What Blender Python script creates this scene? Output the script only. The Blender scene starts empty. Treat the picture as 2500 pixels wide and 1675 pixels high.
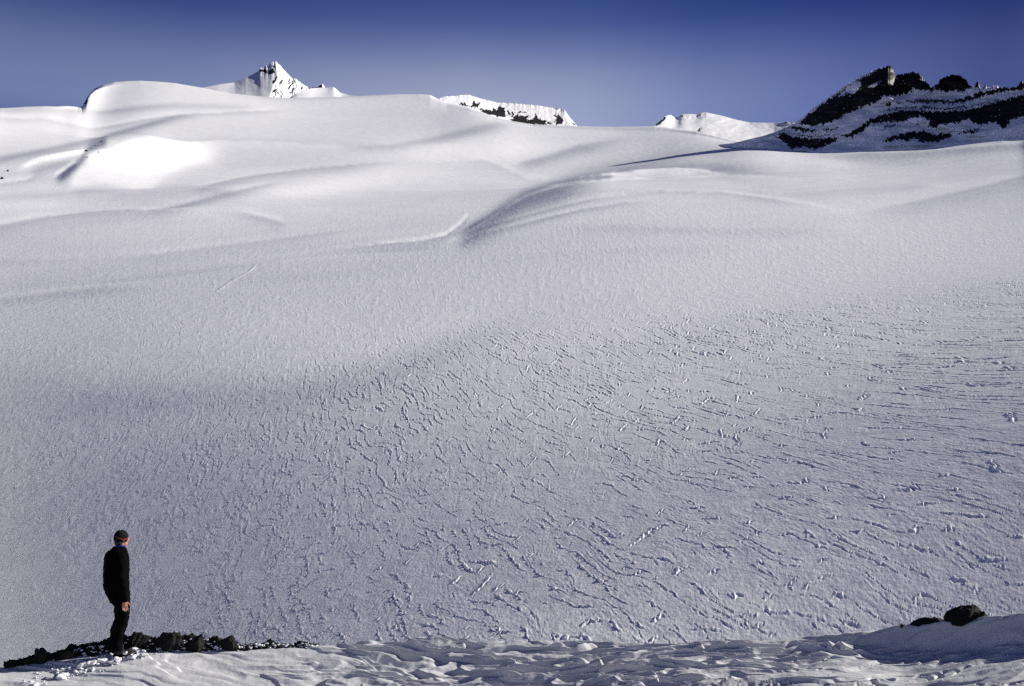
import bpy, math, random
import numpy as np
from mathutils import Vector, Matrix

# ------------------------------------------------------------------ camera
F = 2778.0                      # focal length in photo pixels (40 mm lens)
TH = math.radians(9.45)         # camera looks slightly up
CT, ST = math.cos(TH), math.sin(TH)
sc = bpy.context.scene
cam_d = bpy.data.cameras.new('camera'); cam = bpy.data.objects.new('camera', cam_d)
sc.collection.objects.link(cam); sc.camera = cam
cam.location = (0, 0, 0); cam.rotation_euler = (math.pi/2 + TH, 0, 0)
cam_d.sensor_width = 36; cam_d.lens = 36*F/2500; cam_d.clip_start = 0.1; cam_d.clip_end = 60000

# ------------------------------------------------------------------ sky and sun
AZ, EL = math.radians(74), math.radians(24)     # azimuth clockwise from the view direction
SUN = np.array([math.sin(AZ)*math.cos(EL), math.cos(AZ)*math.cos(EL), math.sin(EL)])
world = bpy.data.worlds.new('World'); sc.world = world; world.use_nodes = True
nt = world.node_tree; bg = nt.nodes['Background']
sky = nt.nodes.new('ShaderNodeTexSky'); sky.sky_type = 'NISHITA'; sky.sun_disc = False
sky.sun_elevation = EL; sky.sun_rotation = AZ; sky.altitude = 2600; sky.air_density = 1.0
sky.dust_density = 0.3; sky.ozone_density = 2.5
# the air is palest low over the middle of the mountains and deepens quickly upwards and to the sides
wtc = nt.nodes.new('ShaderNodeTexCoord'); sep = nt.nodes.new('ShaderNodeSeparateXYZ'); nt.links.new(wtc.outputs['Generated'], sep.inputs[0])
def wramp(sock, stops):
    r = nt.nodes.new('ShaderNodeValToRGB'); e = r.color_ramp.elements
    while len(e) < len(stops): e.new(.5)
    for i, (p, c) in enumerate(stops): e[i].position = p; e[i].color = (*c, 1)
    r.color_ramp.interpolation = 'LINEAR'; nt.links.new(sock, r.inputs[0]); return r.outputs[0]
elev = wramp(sep.outputs[2], [(0.0, (1.1, .9, 1.15)), (.30, (1.3, 1.0, 1.25)), (.345, (4.0, 2.45, 1.9)), (.365, (3.9, 2.4, 1.85)), (.384, (3.3, 2.05, 1.70)), (.405, (1.90, 1.36, 1.42)), (.424, (.94, .80, 1.12)), (.443, (.58, .56, .93)), (.5, (.36, .38, .56)), (1.0, (.22, .25, .40))])
xo = nt.nodes.new('ShaderNodeMath'); xo.operation = 'MULTIPLY_ADD'; xo.inputs[1].default_value = .5; xo.inputs[2].default_value = .5
nt.links.new(sep.outputs[0], xo.inputs[0])
side = wramp(xo.outputs[0], [(0.0, (.45, .52, .7)), (.31, (.5, .6, .77)), (.37, (.62, .7, .85)), (.43, (.9, .92, .97)), (.48, (1, 1, 1)), (.53, (.85, .88, .93)), (.58, (.48, .56, .74)), (.64, (.26, .32, .54)), (.69, (.13, .17, .34)), (.8, (.2, .24, .45)), (1.0, (.4, .45, .65))])
m1 = nt.nodes.new('ShaderNodeMixRGB'); m1.blend_type = 'MULTIPLY'; m1.inputs[0].default_value = 1.0
hs = nt.nodes.new('ShaderNodeMixRGB'); hs.blend_type = 'MULTIPLY'; hs.inputs[0].default_value = 1.0
nt.links.new(elev, m1.inputs[1]); nt.links.new(side, m1.inputs[2])
nt.links.new(sky.outputs[0], hs.inputs[1]); nt.links.new(m1.outputs[0], hs.inputs[2]); nt.links.new(hs.outputs[0], bg.inputs[0])
bg.inputs[1].default_value = 0.060
sl = bpy.data.lights.new('sun', 'SUN'); sl.energy = 5.0; sl.angle = math.radians(0.5); sl.color = (1.0, 0.96, 0.895)
so = bpy.data.objects.new('sun', sl); sc.collection.objects.link(so)
so.rotation_euler = Vector(SUN.tolist()).to_track_quat('Z', 'Y').to_euler()
sc.view_settings.view_transform = 'Standard'; sc.view_settings.look = 'None'
sc.view_settings.exposure = 0.57; sc.view_settings.gamma = 1.0; sc.view_settings.use_curve_mapping = False
sc.render.engine = 'CYCLES'
sc.cycles.max_bounces = 2; sc.cycles.diffuse_bounces = 1; sc.cycles.use_denoising = False
GAIN, AMB = 2.22, 0.045         # display value expected for n.l = 1, and in shade

# ------------------------------------------------------------------ helpers
C = sc.collection
rng = np.random.default_rng(7); random.seed(7)
_perm = np.random.default_rng(3).permutation(4096)
_ga = np.random.default_rng(4).random(4096)*2*math.pi
_gx, _gy = np.cos(_ga), np.sin(_ga)
def pn(x, y, seed=0):
    """2-D gradient noise, about -1..1"""
    x = np.asarray(x, float) + seed*17.37; y = np.asarray(y, float) + seed*9.71
    xi = np.floor(x).astype(np.int64); yi = np.floor(y).astype(np.int64)
    xf = x-xi; yf = y-yi
    fx = xf*xf*xf*(xf*(xf*6-15)+10); fy = yf*yf*yf*(yf*(yf*6-15)+10)
    def g(ix, iy, dx, dy):
        k = _perm[(_perm[ix & 4095] + iy) & 4095]
        return _gx[k]*dx + _gy[k]*dy
    a = g(xi, yi, xf, yf); b = g(xi+1, yi, xf-1, yf); c = g(xi, yi+1, xf, yf-1); d = g(xi+1, yi+1, xf-1, yf-1)
    return 1.5*((a*(1-fx)+b*fx)*(1-fy) + (c*(1-fx)+d*fx)*fy)
def fbm(x, y, n=4, seed=0, gain=.5):
    s = 0; a = 1
    for i in range(n):
        s = s + a*pn(x*2**i, y*2**i, seed+i); a *= gain
    return s
def sstep(a, b, x):
    t = np.clip((x-a)/(b-a), 0, 1); return t*t*(3-2*t)
def rays(u, v):
    a = (np.asarray(u, float)-1250)/F; b = (837.5-np.asarray(v, float))/F
    return a, CT - b*ST, ST + b*CT + 0*a
def at(u, v, r):
    """point seen at photo pixel (u, v) at horizontal distance r"""
    x, y, z = rays(u, v); k = r/np.sqrt(x*x+y*y); return x*k, y*k, z*k
def proj(x, y, z):
    d = y*CT + z*ST; return 1250 + F*x/d, 837.5 - F*(-y*ST + z*CT)/d
def phi_e(u, v):
    x, y, z = rays(u, v); return np.arctan2(x, y), np.arctan2(z, np.sqrt(x*x+y*y))
def grid_mesh(name, X, Y, Z, mat, attrs=None, smooth=True, flip=False):
    n, m = X.shape
    co = np.stack([X, Y, Z], -1).reshape(-1, 3).astype(np.float32)
    idx = np.arange(n*m).reshape(n, m)
    q = np.stack([idx[:-1, :-1], idx[1:, :-1], idx[1:, 1:], idx[:-1, 1:]], -1).reshape(-1, 4)
    if flip: q = q[:, ::-1]
    return raw_mesh(name, co, q, mat, attrs, smooth)
def raw_mesh(name, co, q, mat, attrs=None, smooth=True):
    me = bpy.data.meshes.new(name)
    k = q.shape[1]
    me.vertices.add(len(co)); me.vertices.foreach_set('co', np.ascontiguousarray(co, dtype=np.float32).ravel())
    me.loops.add(q.size); me.loops.foreach_set('vertex_index', np.ascontiguousarray(q, dtype=np.int32).ravel())
    me.polygons.add(len(q)); me.polygons.foreach_set('loop_start', (np.arange(len(q))*k).astype(np.int32))
    me.polygons.foreach_set('loop_total', np.full(len(q), k, dtype=np.int32))
    me.update(calc_edges=True)
    me.polygons.foreach_set('use_smooth', np.full(len(q), smooth))
    for an, av in (attrs or {}).items():
        a = me.attributes.new(an, 'FLOAT', 'POINT'); a.data.foreach_set('value', av.astype(np.float32).ravel())
    me.materials.append(mat)
    o = bpy.data.objects.new(name, me); C.objects.link(o); return o
def tag(o, label=None, cat=None, group=None, kind=None):
    if label: o['label'] = label
    if cat: o['category'] = cat
    if group: o['group'] = group
    if kind: o['kind'] = kind
    return o

# ------------------------------------------------------------------ materials
def new_mat(name):
    m = bpy.data.materials.new(name); m.use_nodes = True
    return m, m.node_tree, m.node_tree.nodes['Principled BSDF']
def N(t, kind, **kw):
    n = t.nodes.new(kind)
    for k, v in kw.items(): setattr(n, k, v)
    return n
def noise(t, vec, scale, detail=3, rough=.5):
    n = N(t, 'ShaderNodeTexNoise'); n.inputs['Scale'].default_value = scale
    n.inputs['Detail'].default_value = detail; n.inputs['Roughness'].default_value = rough
    t.links.new(vec, n.inputs['Vector']); return n.outputs['Fac']
def ramp(t, fac, stops):
    r = N(t, 'ShaderNodeValToRGB'); e = r.color_ramp.elements
    while len(e) < len(stops): e.new(.5)
    for i, (p, c) in enumerate(stops): e[i].position = p; e[i].color = (*c, 1)
    t.links.new(fac, r.inputs[0]); return r.outputs[0]
def snow_rock(name, scale, dist, rock=True, rough=.75, detail=9, tone=1.0):
    m, t, p = new_mat(name)
    geo = N(t, 'ShaderNodeNewGeometry'); pos = geo.outputs['Position']
    n1 = noise(t, pos, scale, detail, rough)
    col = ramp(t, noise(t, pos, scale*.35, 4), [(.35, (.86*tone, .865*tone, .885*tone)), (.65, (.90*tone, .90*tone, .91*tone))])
    bump = N(t, 'ShaderNodeBump'); bump.inputs['Strength'].default_value = 1; bump.inputs['Distance'].default_value = dist
    t.links.new(n1, bump.inputs['Height'])
    if rock:
        at_ = N(t, 'ShaderNodeAttribute', attribute_name='rock')
        rc = ramp(t, noise(t, pos, scale*2, 6, .65), [(.3, (.006, .006, .007)), (.55, (.014, .013, .013)), (.80, (.045, .038, .030))])
        mx = N(t, 'ShaderNodeMixRGB'); t.links.new(at_.outputs['Fac'], mx.inputs[0])
        t.links.new(col, mx.inputs[1]); t.links.new(rc, mx.inputs[2]); col = mx.outputs[0]
    t.links.new(col, p.inputs['Base Color']); t.links.new(bump.outputs[0], p.inputs['Normal'])
    p.inputs['Roughness'].default_value = .6; p.inputs['Specular IOR Level'].default_value = .15
    return m
def simple(name, stops, scale, rough=.8, dist=.005, bscale=None, spec=.3, detail=5):
    m, t, p = new_mat(name)
    tc = N(t, 'ShaderNodeTexCoord'); v = tc.outputs['Object']
    t.links.new(ramp(t, noise(t, v, scale, detail, .6), stops), p.inputs['Base Color'])
    b = N(t, 'ShaderNodeBump'); b.inputs['Distance'].default_value = dist
    t.links.new(noise(t, v, bscale or scale*3, 5, .6), b.inputs['Height']); t.links.new(b.outputs[0], p.inputs['Normal'])
    p.inputs['Roughness'].default_value = rough; p.inputs['Specular IOR Level'].default_value = spec
    return m
M_far = snow_rock('wind_packed_snow', .30, .17, True, .66, 9)
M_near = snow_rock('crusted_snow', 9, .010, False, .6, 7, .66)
M_mtn = snow_rock('mountain_snow_and_rock', .30, .10, True, .5, 3)

# ------------------------------------------------------------------ tone map drawn by eye: how strongly each place faces the sun
SU, SV = 4.0, 2.5
mu = np.arange(-300, 2800+.1, SU); mv = np.arange(140, 1760+.1, SV)
MU, MV = np.meshgrid(mu, mv, indexing='ij')
cu = [-300, 0, 400, 800, 1250, 1700, 2100, 2500, 2800]
rows = [(140, [238, 238, 242, 240, 244, 248, 235, 228, 225]),
        (240, [238, 238, 242, 240, 244, 248, 235, 228, 225]),
        (330, [232, 232, 232, 226, 234, 250, 230, 222, 218]),
        (400, [200, 205, 222, 218, 236, 226, 210, 208, 205]),
        (480, [215, 215, 208, 215, 200, 205, 208, 192, 190]),
        (560, [185, 188, 202, 192, 190, 204, 208, 195, 190]),
        (650, [170, 172, 182, 192, 197, 206, 202, 192, 185]),
        (750, [165, 170, 180, 192, 197, 202, 196, 182, 175]),
        (850, [158, 164, 178, 186, 190, 192, 186, 168, 160]),
        (950, [122, 132, 152, 168, 181, 184, 168, 154, 148]),
        (1050, [98, 110, 138, 162, 174, 170, 156, 142, 136]),
        (1200, [76, 88, 118, 146, 158, 157, 147, 128, 120]),
        (1350, [68, 78, 108, 134, 147, 149, 142, 124, 116]),
        (1500, [64, 74, 102, 126, 142, 146, 139, 124, 116]),
        (1760, [64, 74, 102, 126, 142, 146, 139, 124, 116])]
rv = [r[0] for r in rows]
tmp = np.array([np.interp(mu, cu, r[1]) for r in rows])             # rows x mu
B = np.array([np.interp(mv, rv, tmp[:, i]) for i in range(len(mu))])
def gsm(A, n, ax):
    for _ in range(n):
        P = np.pad(A, [(1, 1) if a == ax else (0, 0) for a in range(2)], mode='edge')
        A = (P[:-2]+2*P[1:-1]+P[2:])/4 if ax == 0 else (P[:, :-2]+2*P[:, 1:-1]+P[:, 2:])/4
    return A
B = gsm(gsm(B, 500, 0), 120, 1)
KS = 1.12
def edge(pts, up=0, us=8, dn=0, ds=8, tl=60, tr=60):
    """a line running across the picture: tone change above it (fading over us px) and below it (ds px)"""
    global B
    pu = [p[0] for p in pts]; pv = [p[1] for p in pts]
    L = np.interp(MU, pu, pv); d = MV - L
    tap = sstep(pu[0]-1, pu[0]+tl, MU)*(1-sstep(pu[-1]-tr, pu[-1]+1, MU))
    B = B + KS*tap*np.where(d < 0, up*np.exp(-(d/us)**2) if up else dn*np.exp(-(d/min(ds, 6))**2), dn*np.exp(-(d/ds)**2))
def blob(u, v, su, sv, val, rot=0):
    global B
    c, s = math.cos(rot), math.sin(rot); du = MU-u; dv = MV-v
    a = (du*c+dv*s)/su; b = (-du*s+dv*c)/sv
    B = B + val*np.exp(-a*a-b*b)
def inpoly(U, V, poly):
    ins = np.zeros(U.shape, bool); n = len(poly)
    for i in range(n):
        x1, y1 = poly[i]; x2, y2 = poly[(i+1) % n]
        if y1 == y2: continue
        c = ((y1 > V) != (y2 > V)) & (U < (x2-x1)*(V-y1)/(y2-y1)+x1); ins ^= c
    return ins
# upper left field and the dark swoosh
edge([(-100, 285), (120, 268), (260, 262), (420, 255), (640, 262)], 0, 8, -22, 10)
edge([(-50, 296), (100, 292), (220, 306), (400, 282), (700, 262)], 14, 10, -18, 9)
edge([(-60, 400), (60, 378), (120, 366), (190, 350), (260, 327), (340, 308), (430, 285), (520, 268)], 0, 8, -46, 11, 60, 150)
edge([(40, 408), (100, 385), (190, 366), (215, 361)], -34, 3, 95, 8, 30, 20)
edge([(60, 425), (120, 405), (215, 385)], 0, 4, -35, 16, 30, 10)
edge([(-60, 470), (0, 448), (60, 440), (100, 425)], 40, 6, -25, 8, 10, 30)
edge([(132, 433), (185, 394)], 90, 8, -85, 14, 6, 4)
edge([(140, 442), (190, 402), (215, 362), (262, 343)], -75, 12, -80, 10, 10, 10)
hump = [(168, 456), (176, 418), (190, 386), (230, 366), (270, 362), (310, 340), (365, 329), (420, 334), (480, 346), (530, 362),
        (515, 400), (450, 402), (400, 436), (370, 462), (320, 466), (250, 450)]
hm = inpoly(MU, MV, hump).astype(float); hm = gsm(gsm(hm, 3, 0), 4, 1)*(1-sstep(330, 430, MU)) + gsm(gsm(hm, 60, 0), 12, 1)*sstep(330, 430, MU)
B = B + hm*34
blob(360, 380, 110, 32, 60)
edge([(160, 468), (300, 474), (370, 470), (470, 462), (620, 470)], 0, 6, -28, 14, 40, 100)
edge([(380, 335), (470, 347), (620, 352), (800, 357), (950, 352)], -22, 12, 14, 6, 60, 200)
edge([(450, 466), (520, 448), (620, 426), (770, 408), (980, 392)], 6, 10, -28, 16, 60, 160)
edge([(350, 515), (440, 500), (520, 478), (620, 455), (700, 440)], 10, 10, -38, 14, 60, 100)
edge([(-60, 480), (100, 478), (240, 474)], 0, 8, -30, 10, 10, 100)
blob(60, 505, 160, 16, 25)
edge([(-60, 560), (0, 548), (90, 532), (200, 522), (360, 515), (500, 510)], 20, 10, -34, 22, 10, 160)
blob(780, 458, 200, 26, 26, -.12); blob(1110, 375, 240, 34, 20); blob(1660, 330, 220, 20, 14); blob(20, 325, 120, 30, 14)
edge([(560, 515), (640, 530), (700, 546)], 20, 12, -22, 16, 60, 20)
edge([(-60, 640), (120, 633), (380, 618), (620, 590), (900, 556)], 14, 14, -26, 12, 10, 200)
edge([(800, 356), (950, 360), (1120, 338), (1300, 318)], 0, 8, -26, 10, 100, 120)
edge([(1240, 415), (1320, 400), (1400, 382), (1560, 370)], 0, 8, -32, 14, 60, 160)
edge([(1110, 388), (1180, 398), (1230, 416), (1290, 436), (1380, 440)], 9, 8, -10, 12, 60, 60)
# central swoosh with the bright crest
edge([(1120, 575), (1180, 540), (1240, 500), (1285, 476), (1350, 456), (1410, 443), (1500, 434), (1620, 430), (1800, 434), (2000, 452)], -50, 16, 50, 4.5, 40, 400)
edge([(1100, 580), (1180, 540), (1240, 505), (1285, 482), (1410, 447), (1500, 440)], 0, 4, -78, 36, 60, 160)
edge([(1100, 598), (1165, 570), (1300, 539), (1415, 510), (1520, 494), (1640, 488)], 22, 5, -34, 10, 60, 200)
edge([(1100, 585), (1200, 548), (1330, 512), (1454, 482), (1607, 467), (1760, 472), (1960, 500), (2100, 528)], 20, 5, -26, 8, 60, 300)
edge([(680, 625), (800, 608), (915, 597), (1030, 586), (1085, 575), (1124, 546), (1142, 524)], 62, 7, -30, 14, 300, 4)
edge([(-60, 722), (0, 718), (100, 704), (260, 690), (500, 665), (700, 640), (1000, 612), (1160, 590)], -22, 14, 14, 7, 10, 260)
edge([(-60, 742), (0, 736), (110, 722), (260, 706), (400, 698)], 0, 6, -26, 12, 10, 200)
edge([(500, 690), (760, 672), (1100, 640), (1500, 612), (1900, 596)], 0, 10, -9, 16, 200, 300)
edge([(1300, 560), (1500, 556), (1800, 566), (2100, 560)], 0, 10, -12, 14, 200, 200)
# right side bands below the rock mountain
edge([(1960, 400), (2140, 394), (2300, 384), (2460, 376), (2600, 370)], 0, 10, -42, 13, 120, 10)
edge([(1700, 405), (1900, 400), (2100, 408), (2300, 402)], 0, 10, -14, 8, 100, 100)
edge([(1800, 470), (1900, 482), (2010, 476), (2120, 468), (2300, 456)], 0, 6, -20, 8, 60, 100)
edge([(2080, 520), (2250, 490), (2369, 466), (2500, 438), (2650, 410)], 4, 14, -18, 30, 160, 10)
edge([(1650, 440), (1760, 452), (1869, 474), (1990, 505), (2120, 530)], 0, 6, 8, 12, 100, 120)
# broad lower shades
def band(pts, sg, val, tl=200, tr=200):
    global B
    L = np.interp(MU, [p[0] for p in pts], [p[1] for p in pts])
    B = B + val*np.exp(-((MV-L)/sg)**2)*sstep(pts[0][0], pts[0][0]+tl, MU)*(1-sstep(pts[-1][0]-tr, pts[-1][0], MU))
band([(60, 1000), (450, 985), (700, 965), (900, 925), (1100, 860), (1350, 800)], 38, -17, 200, 300)
band([(60, 915), (450, 905), (700, 890), (900, 850), (1100, 790), (1350, 740)], 42, 9, 200, 300)
band([(1400, 870), (1800, 790), (2200, 730), (2600, 690)], 45, -7, 300, 10)
blob(650, 800, 260, 60, 8); blob(1400, 980, 420, 70, 6)
B = 178 + (B-178)*1.15
B = np.clip(gsm(gsm(B, 1, 0), 1, 1), 45, 300)
def lin(s):
    s = s/255.0; return np.where(s < .04045, s/12.92, ((s+.055)/1.055)**2.4)
TMAP = (lin(B) - AMB)/GAIN
def bil(A, fi, fj):
    fi = np.clip(fi, 0, A.shape[0]-1.001); fj = np.clip(fj, 0, A.shape[1]-1.001)
    i = fi.astype(int); j = fj.astype(int); a = fi-i; b = fj-j
    return (A[i, j]*(1-a)*(1-b) + A[i+1, j]*a*(1-b) + A[i, j+1]*(1-a)*b + A[i+1, j+1]*a*b)
def target(u, v): return bil(TMAP, (u-mu[0])/SU, (v-mv[0])/SV)

# ------------------------------------------------------------------ the great snow slope
TAB = [(20, 2500), (40, 2050), (58, 1800), (75, 1630), (90, 1495), (118, 1310), (165, 1105), (250, 900), (390, 740), (620, 595),
       (870, 500), (1230, 420), (1750, 350), (2300, 290), (3000, 235), (3800, 160), (5500, 60)]
_lr = np.linspace(math.log(20), math.log(5500), 900)
_vb = np.interp(_lr, [math.log(a) for a, b in TAB], [b for a, b in TAB])
for _ in range(900):
    P = np.pad(_vb, 1, mode='reflect', reflect_type='odd'); _vb = (P[:-2]+2*P[1:-1]+P[2:])/4
_eb = TH + np.arctan((837.5-_vb)/F)
def e_base(r): return np.interp(np.log(r), _lr, _eb)
def r_base(e): return np.exp(np.interp(e, _eb, _lr))
SKYL = [(-2500, 330), (-1200, 300), (-500, 280), (0, 265), (60, 261), (107, 259), (190, 260), (201, 257), (208, 248), (214, 236), (221, 227),
        (232, 217), (252, 208), (278, 201), (310, 198), (342, 197), (385, 199), (427, 203), (491, 214), (558, 227), (638, 236), (704, 239),
        (780, 238), (873, 235), (930, 232), (975, 230), (1025, 230), (1050, 232), (1066, 240), (1090, 250), (1146, 262), (1204, 284), (1246, 295),
        (1300, 304), (1375, 307), (1409, 308), (1496, 310), (1597, 308), (1700, 320), (1800, 345), (1900, 364), (2000, 373), (2100, 371), (2254, 365), (2369, 352),
        (2446, 344), (2500, 344), (2700, 344), (2850, 352), (3000, 400), (3350, 700), (3800, 1050), (6000, 1250)]
_sp, _se = phi_e([a for a, b in SKYL], [b for a, b in SKYL])
_o = np.argsort(_sp); _sp = _sp[_o]; _se = _se[_o]
def e_sky(phi): return np.interp(phi, _sp, _se)
_gp = np.linspace(-1.3, 1.3, 4001); _ge = e_sky(_gp)
for _ in range(1400): _ge[1:-1] = (_ge[:-2]+2*_ge[1:-1]+_ge[2:])/4
def e_sky_soft(phi): return np.interp(phi, _gp, _ge)
def z_base(phi, r, soft=False):
    eb = e_base(r); ec = e_sky_soft(phi) if soft else e_sky(phi); w = .0035
    e = -w*np.logaddexp(-eb/w, -ec/w)
    rc = r_base(ec)*1.12
    return r*np.tan(e) - .35*np.logaddexp(0, (r-rc)/60)*60
L0, L1 = 1.5, .3
def solve(nphi, nr, q0=None, iters=250, outer=2):
    ph = np.linspace(-math.radians(37), math.radians(37), nphi); lr = np.linspace(math.log(45), math.log(3700), nr)
    PH, LR = np.meshgrid(ph, lr, indexing='ij'); R = np.exp(LR); dp = ph[1]-ph[0]; dl = lr[1]-lr[0]
    Z0 = z_base(PH, R, True); sr = np.cos(AZ-PH); st = np.sin(AZ-PH)
    ec = e_sky_soft(PH); rc = r_base(ec)
    edgew = sstep(math.radians(36), math.radians(30), np.abs(PH))
    W = sstep(1.0, .90, R/rc)*edgew*sstep(50, 66, R)+1e-4
    l0 = L0*(.18+.82*sstep(120, 800, R)) + 6*sstep(60, 46, R) + 3.0*sstep(.25, 1.0, R/rc); l0 = l0*(1-.97*sstep(.98, 1.08, R/rc)); l1 = L1
    l2 = (dp*dp)*.8
    def dphi(q):
        d = np.zeros_like(q); d[:-1] = (q[1:]-q[:-1])/dp; return d
    def dphiT(g):
        o = np.zeros_like(g); o[1:] += g[:-1]/dp; o[:-1] -= g[:-1]/dp; return o
    def dln(q):
        d = np.zeros_like(q); d[:, :-1] = (q[:, 1:]-q[:, :-1])/dl; return d
    def dlnT(g):
        o = np.zeros_like(g); o[:, 1:] += g[:, :-1]/dl; o[:, :-1] -= g[:, :-1]/dl; return o
    A = lambda q: st*dphi(q) + sr*(q + dln(q))
    AT = lambda g: dphiT(st*g) + sr*g + dlnT(sr*g)
    def lap(q):
        P = np.pad(q, 1, mode='edge'); return (P[2:, 1:-1]+P[:-2, 1:-1]+P[1:-1, 2:]+P[1:-1, :-2]-4*q)/(dp*dp)
    def op(q): return AT(W*A(q)) + l0*l0*q + l1*l1*dlnT(dln(q)) + l2*l2*lap(lap(q))*.006
    q = np.zeros_like(R) if q0 is None else bil(q0, (PH-ph[0])/(ph[-1]-ph[0])*(q0.shape[0]-1), (LR-lr[0])/(lr[-1]-lr[0])*(q0.shape[1]-1))
    zs0 = st*dphi(Z0)/R + sr*dln(Z0)/R
    for o in range(outer):
        Z = Z0 + q*R
        zr = np.gradient(Z, dl, axis=1)/R; zt = np.gradient(Z, dp, axis=0)/R
        nm = np.sqrt(1+zr*zr+zt*zt)
        u, v = proj(R*np.sin(PH), R*np.cos(PH), Z)
        T = target(u, v)
        g = (math.sin(EL) - T*nm)/math.cos(EL) - zs0
        g = np.clip(g, -.5, .5)
        rhs = AT(W*g); res = rhs - op(q); p = res.copy(); rs = (res*res).sum()
        for k in range(iters):
            Ap = op(p); al = rs/(p*Ap).sum(); q += al*p; res -= al*Ap; rn = (res*res).sum(); p = res + rn/rs*p; rs = rn
    return q, ph, lr
q, ph, lr = solve(90, 80, None, 400, 3)
q, ph, lr = solve(240, 200, q, 300, 3)
q, ph, lr = solve(480, 400, q, 260, 3)
QS, QP, QL = solve(960, 700, q, 170, 2)
def q_at(PH, R):
    L = np.log(R)
    return bil(QS, (PH-QP[0])/(QP[-1]-QP[0])*(len(QP)-1), (L-QL[0])/(QL[-1]-QL[0])*(len(QL)-1)) * \
        sstep(math.radians(36.5), math.radians(31), np.abs(PH)) * sstep(45, 52, R)*sstep(3700, 3300, R)

def sastrugi(x, y, r, Y):
    """wind-cut scarps and streaks of the lower slope, metres; they are drawn out in depth"""
    sg = np.maximum(.055, r*.00050)
    h = 0*x; far = sstep(200, 420, r)
    wx0 = x + .75*fbm(x/4, Y/4, 2, 11) + .10*pn(x/.26, Y/.26, 31); wy0 = Y + .75*fbm(x/4, Y/4, 2, 21) + .10*pn(x/.26, Y/.26, 41)
    bead = .30 + .95*sstep(-.2, .25, pn(x/.20, Y/.17, 14))
    # where they are thick and where they thin out
    dens = .16*pn(x/7, Y/5, 27)
    for dx, dy, sp, cover, ln, A, sd in ((.80, -.60, .66, .0+.2*far, 3.2, 1.0, 1), (.50, -.86, 1.1, .36+.2*far, .8, .95, 2), (-.50, -.87, 1.7, .52+.2*far, .5, .8, 3)):
        nx, ny = (-dy, dx)
        f = (wx0*nx + wy0*ny)/sp + .4*pn(x/6, Y/6, 5+sd*40); k = np.round(f); d = (f-k)*sp*np.sign(nx)
        d = d + .10*pn((wx0*dx+wy0*dy)/.35 + k*5, k*1.3, 71+sd)
        al = wx0*dx + wy0*dy
        m = sstep(cover, cover+.16, pn(al/ln + k*7.3, k*3.1, 8+sd*11) + dens)
        w = sg*.78*(.6+.9*np.abs(pn(al/1.1+k*3.3, k*1.9, 91+sd)))
        h = h + m*A*(-1.15*w*bead*np.exp(-(d/w)**2) + .95*w*bead*np.exp(-((d-1.7*w)/(1.0*w))**2))
    # thin raised streaks rising to the right
    nx, ny = -.33, .94
    f3 = (wx0*nx + wy0*ny)/.9 + .4*pn(x/9, Y/9, 61); k3 = np.round(f3); d3 = (f3-k3)*.9
    m3 = sstep(.26, .42, pn((wx0*.94+wy0*.33)/1.3 + k3*9.1, k3*1.7, 68))
    h = h + m3*sg*(1.0*np.exp(-(d3/(sg*.7))**2)-.9*np.exp(-((d3+sg*1.3)/(sg*.8))**2))
    rough = .0055*fbm(x/.22, Y/.13, 3, 71, .75)
    # continuous low ripples: rising to the right on the left side, falling to the right elsewhere
    kx = sstep(-22, 8, x - .04*(r-120)); sc_ = sg/.055
    a1 = wx0*.90+wy0*.42; b1 = -wx0*.42+wy0*.90; a2 = wx0*.80-wy0*.60; b2 = wx0*.60+wy0*.80
    r1 = np.maximum(0, .45-np.abs(pn(a1/(.75*sc_), b1/(.17*sc_), 301)))/.45; r2 = np.maximum(0, .4-np.abs(pn(b2/(.26*sc_), a2/(.95*sc_), 302)))/.4
    rip = (1-.6*kx)*r1*sstep(-.25, .3, pn(x/2.5, Y/1.5, 303)) + .9*kx*r2*sstep(-.2, .3, pn(x/2.2, Y/2, 304))
    rough = rough + .013*sc_*rip
    return h, rough

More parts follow.
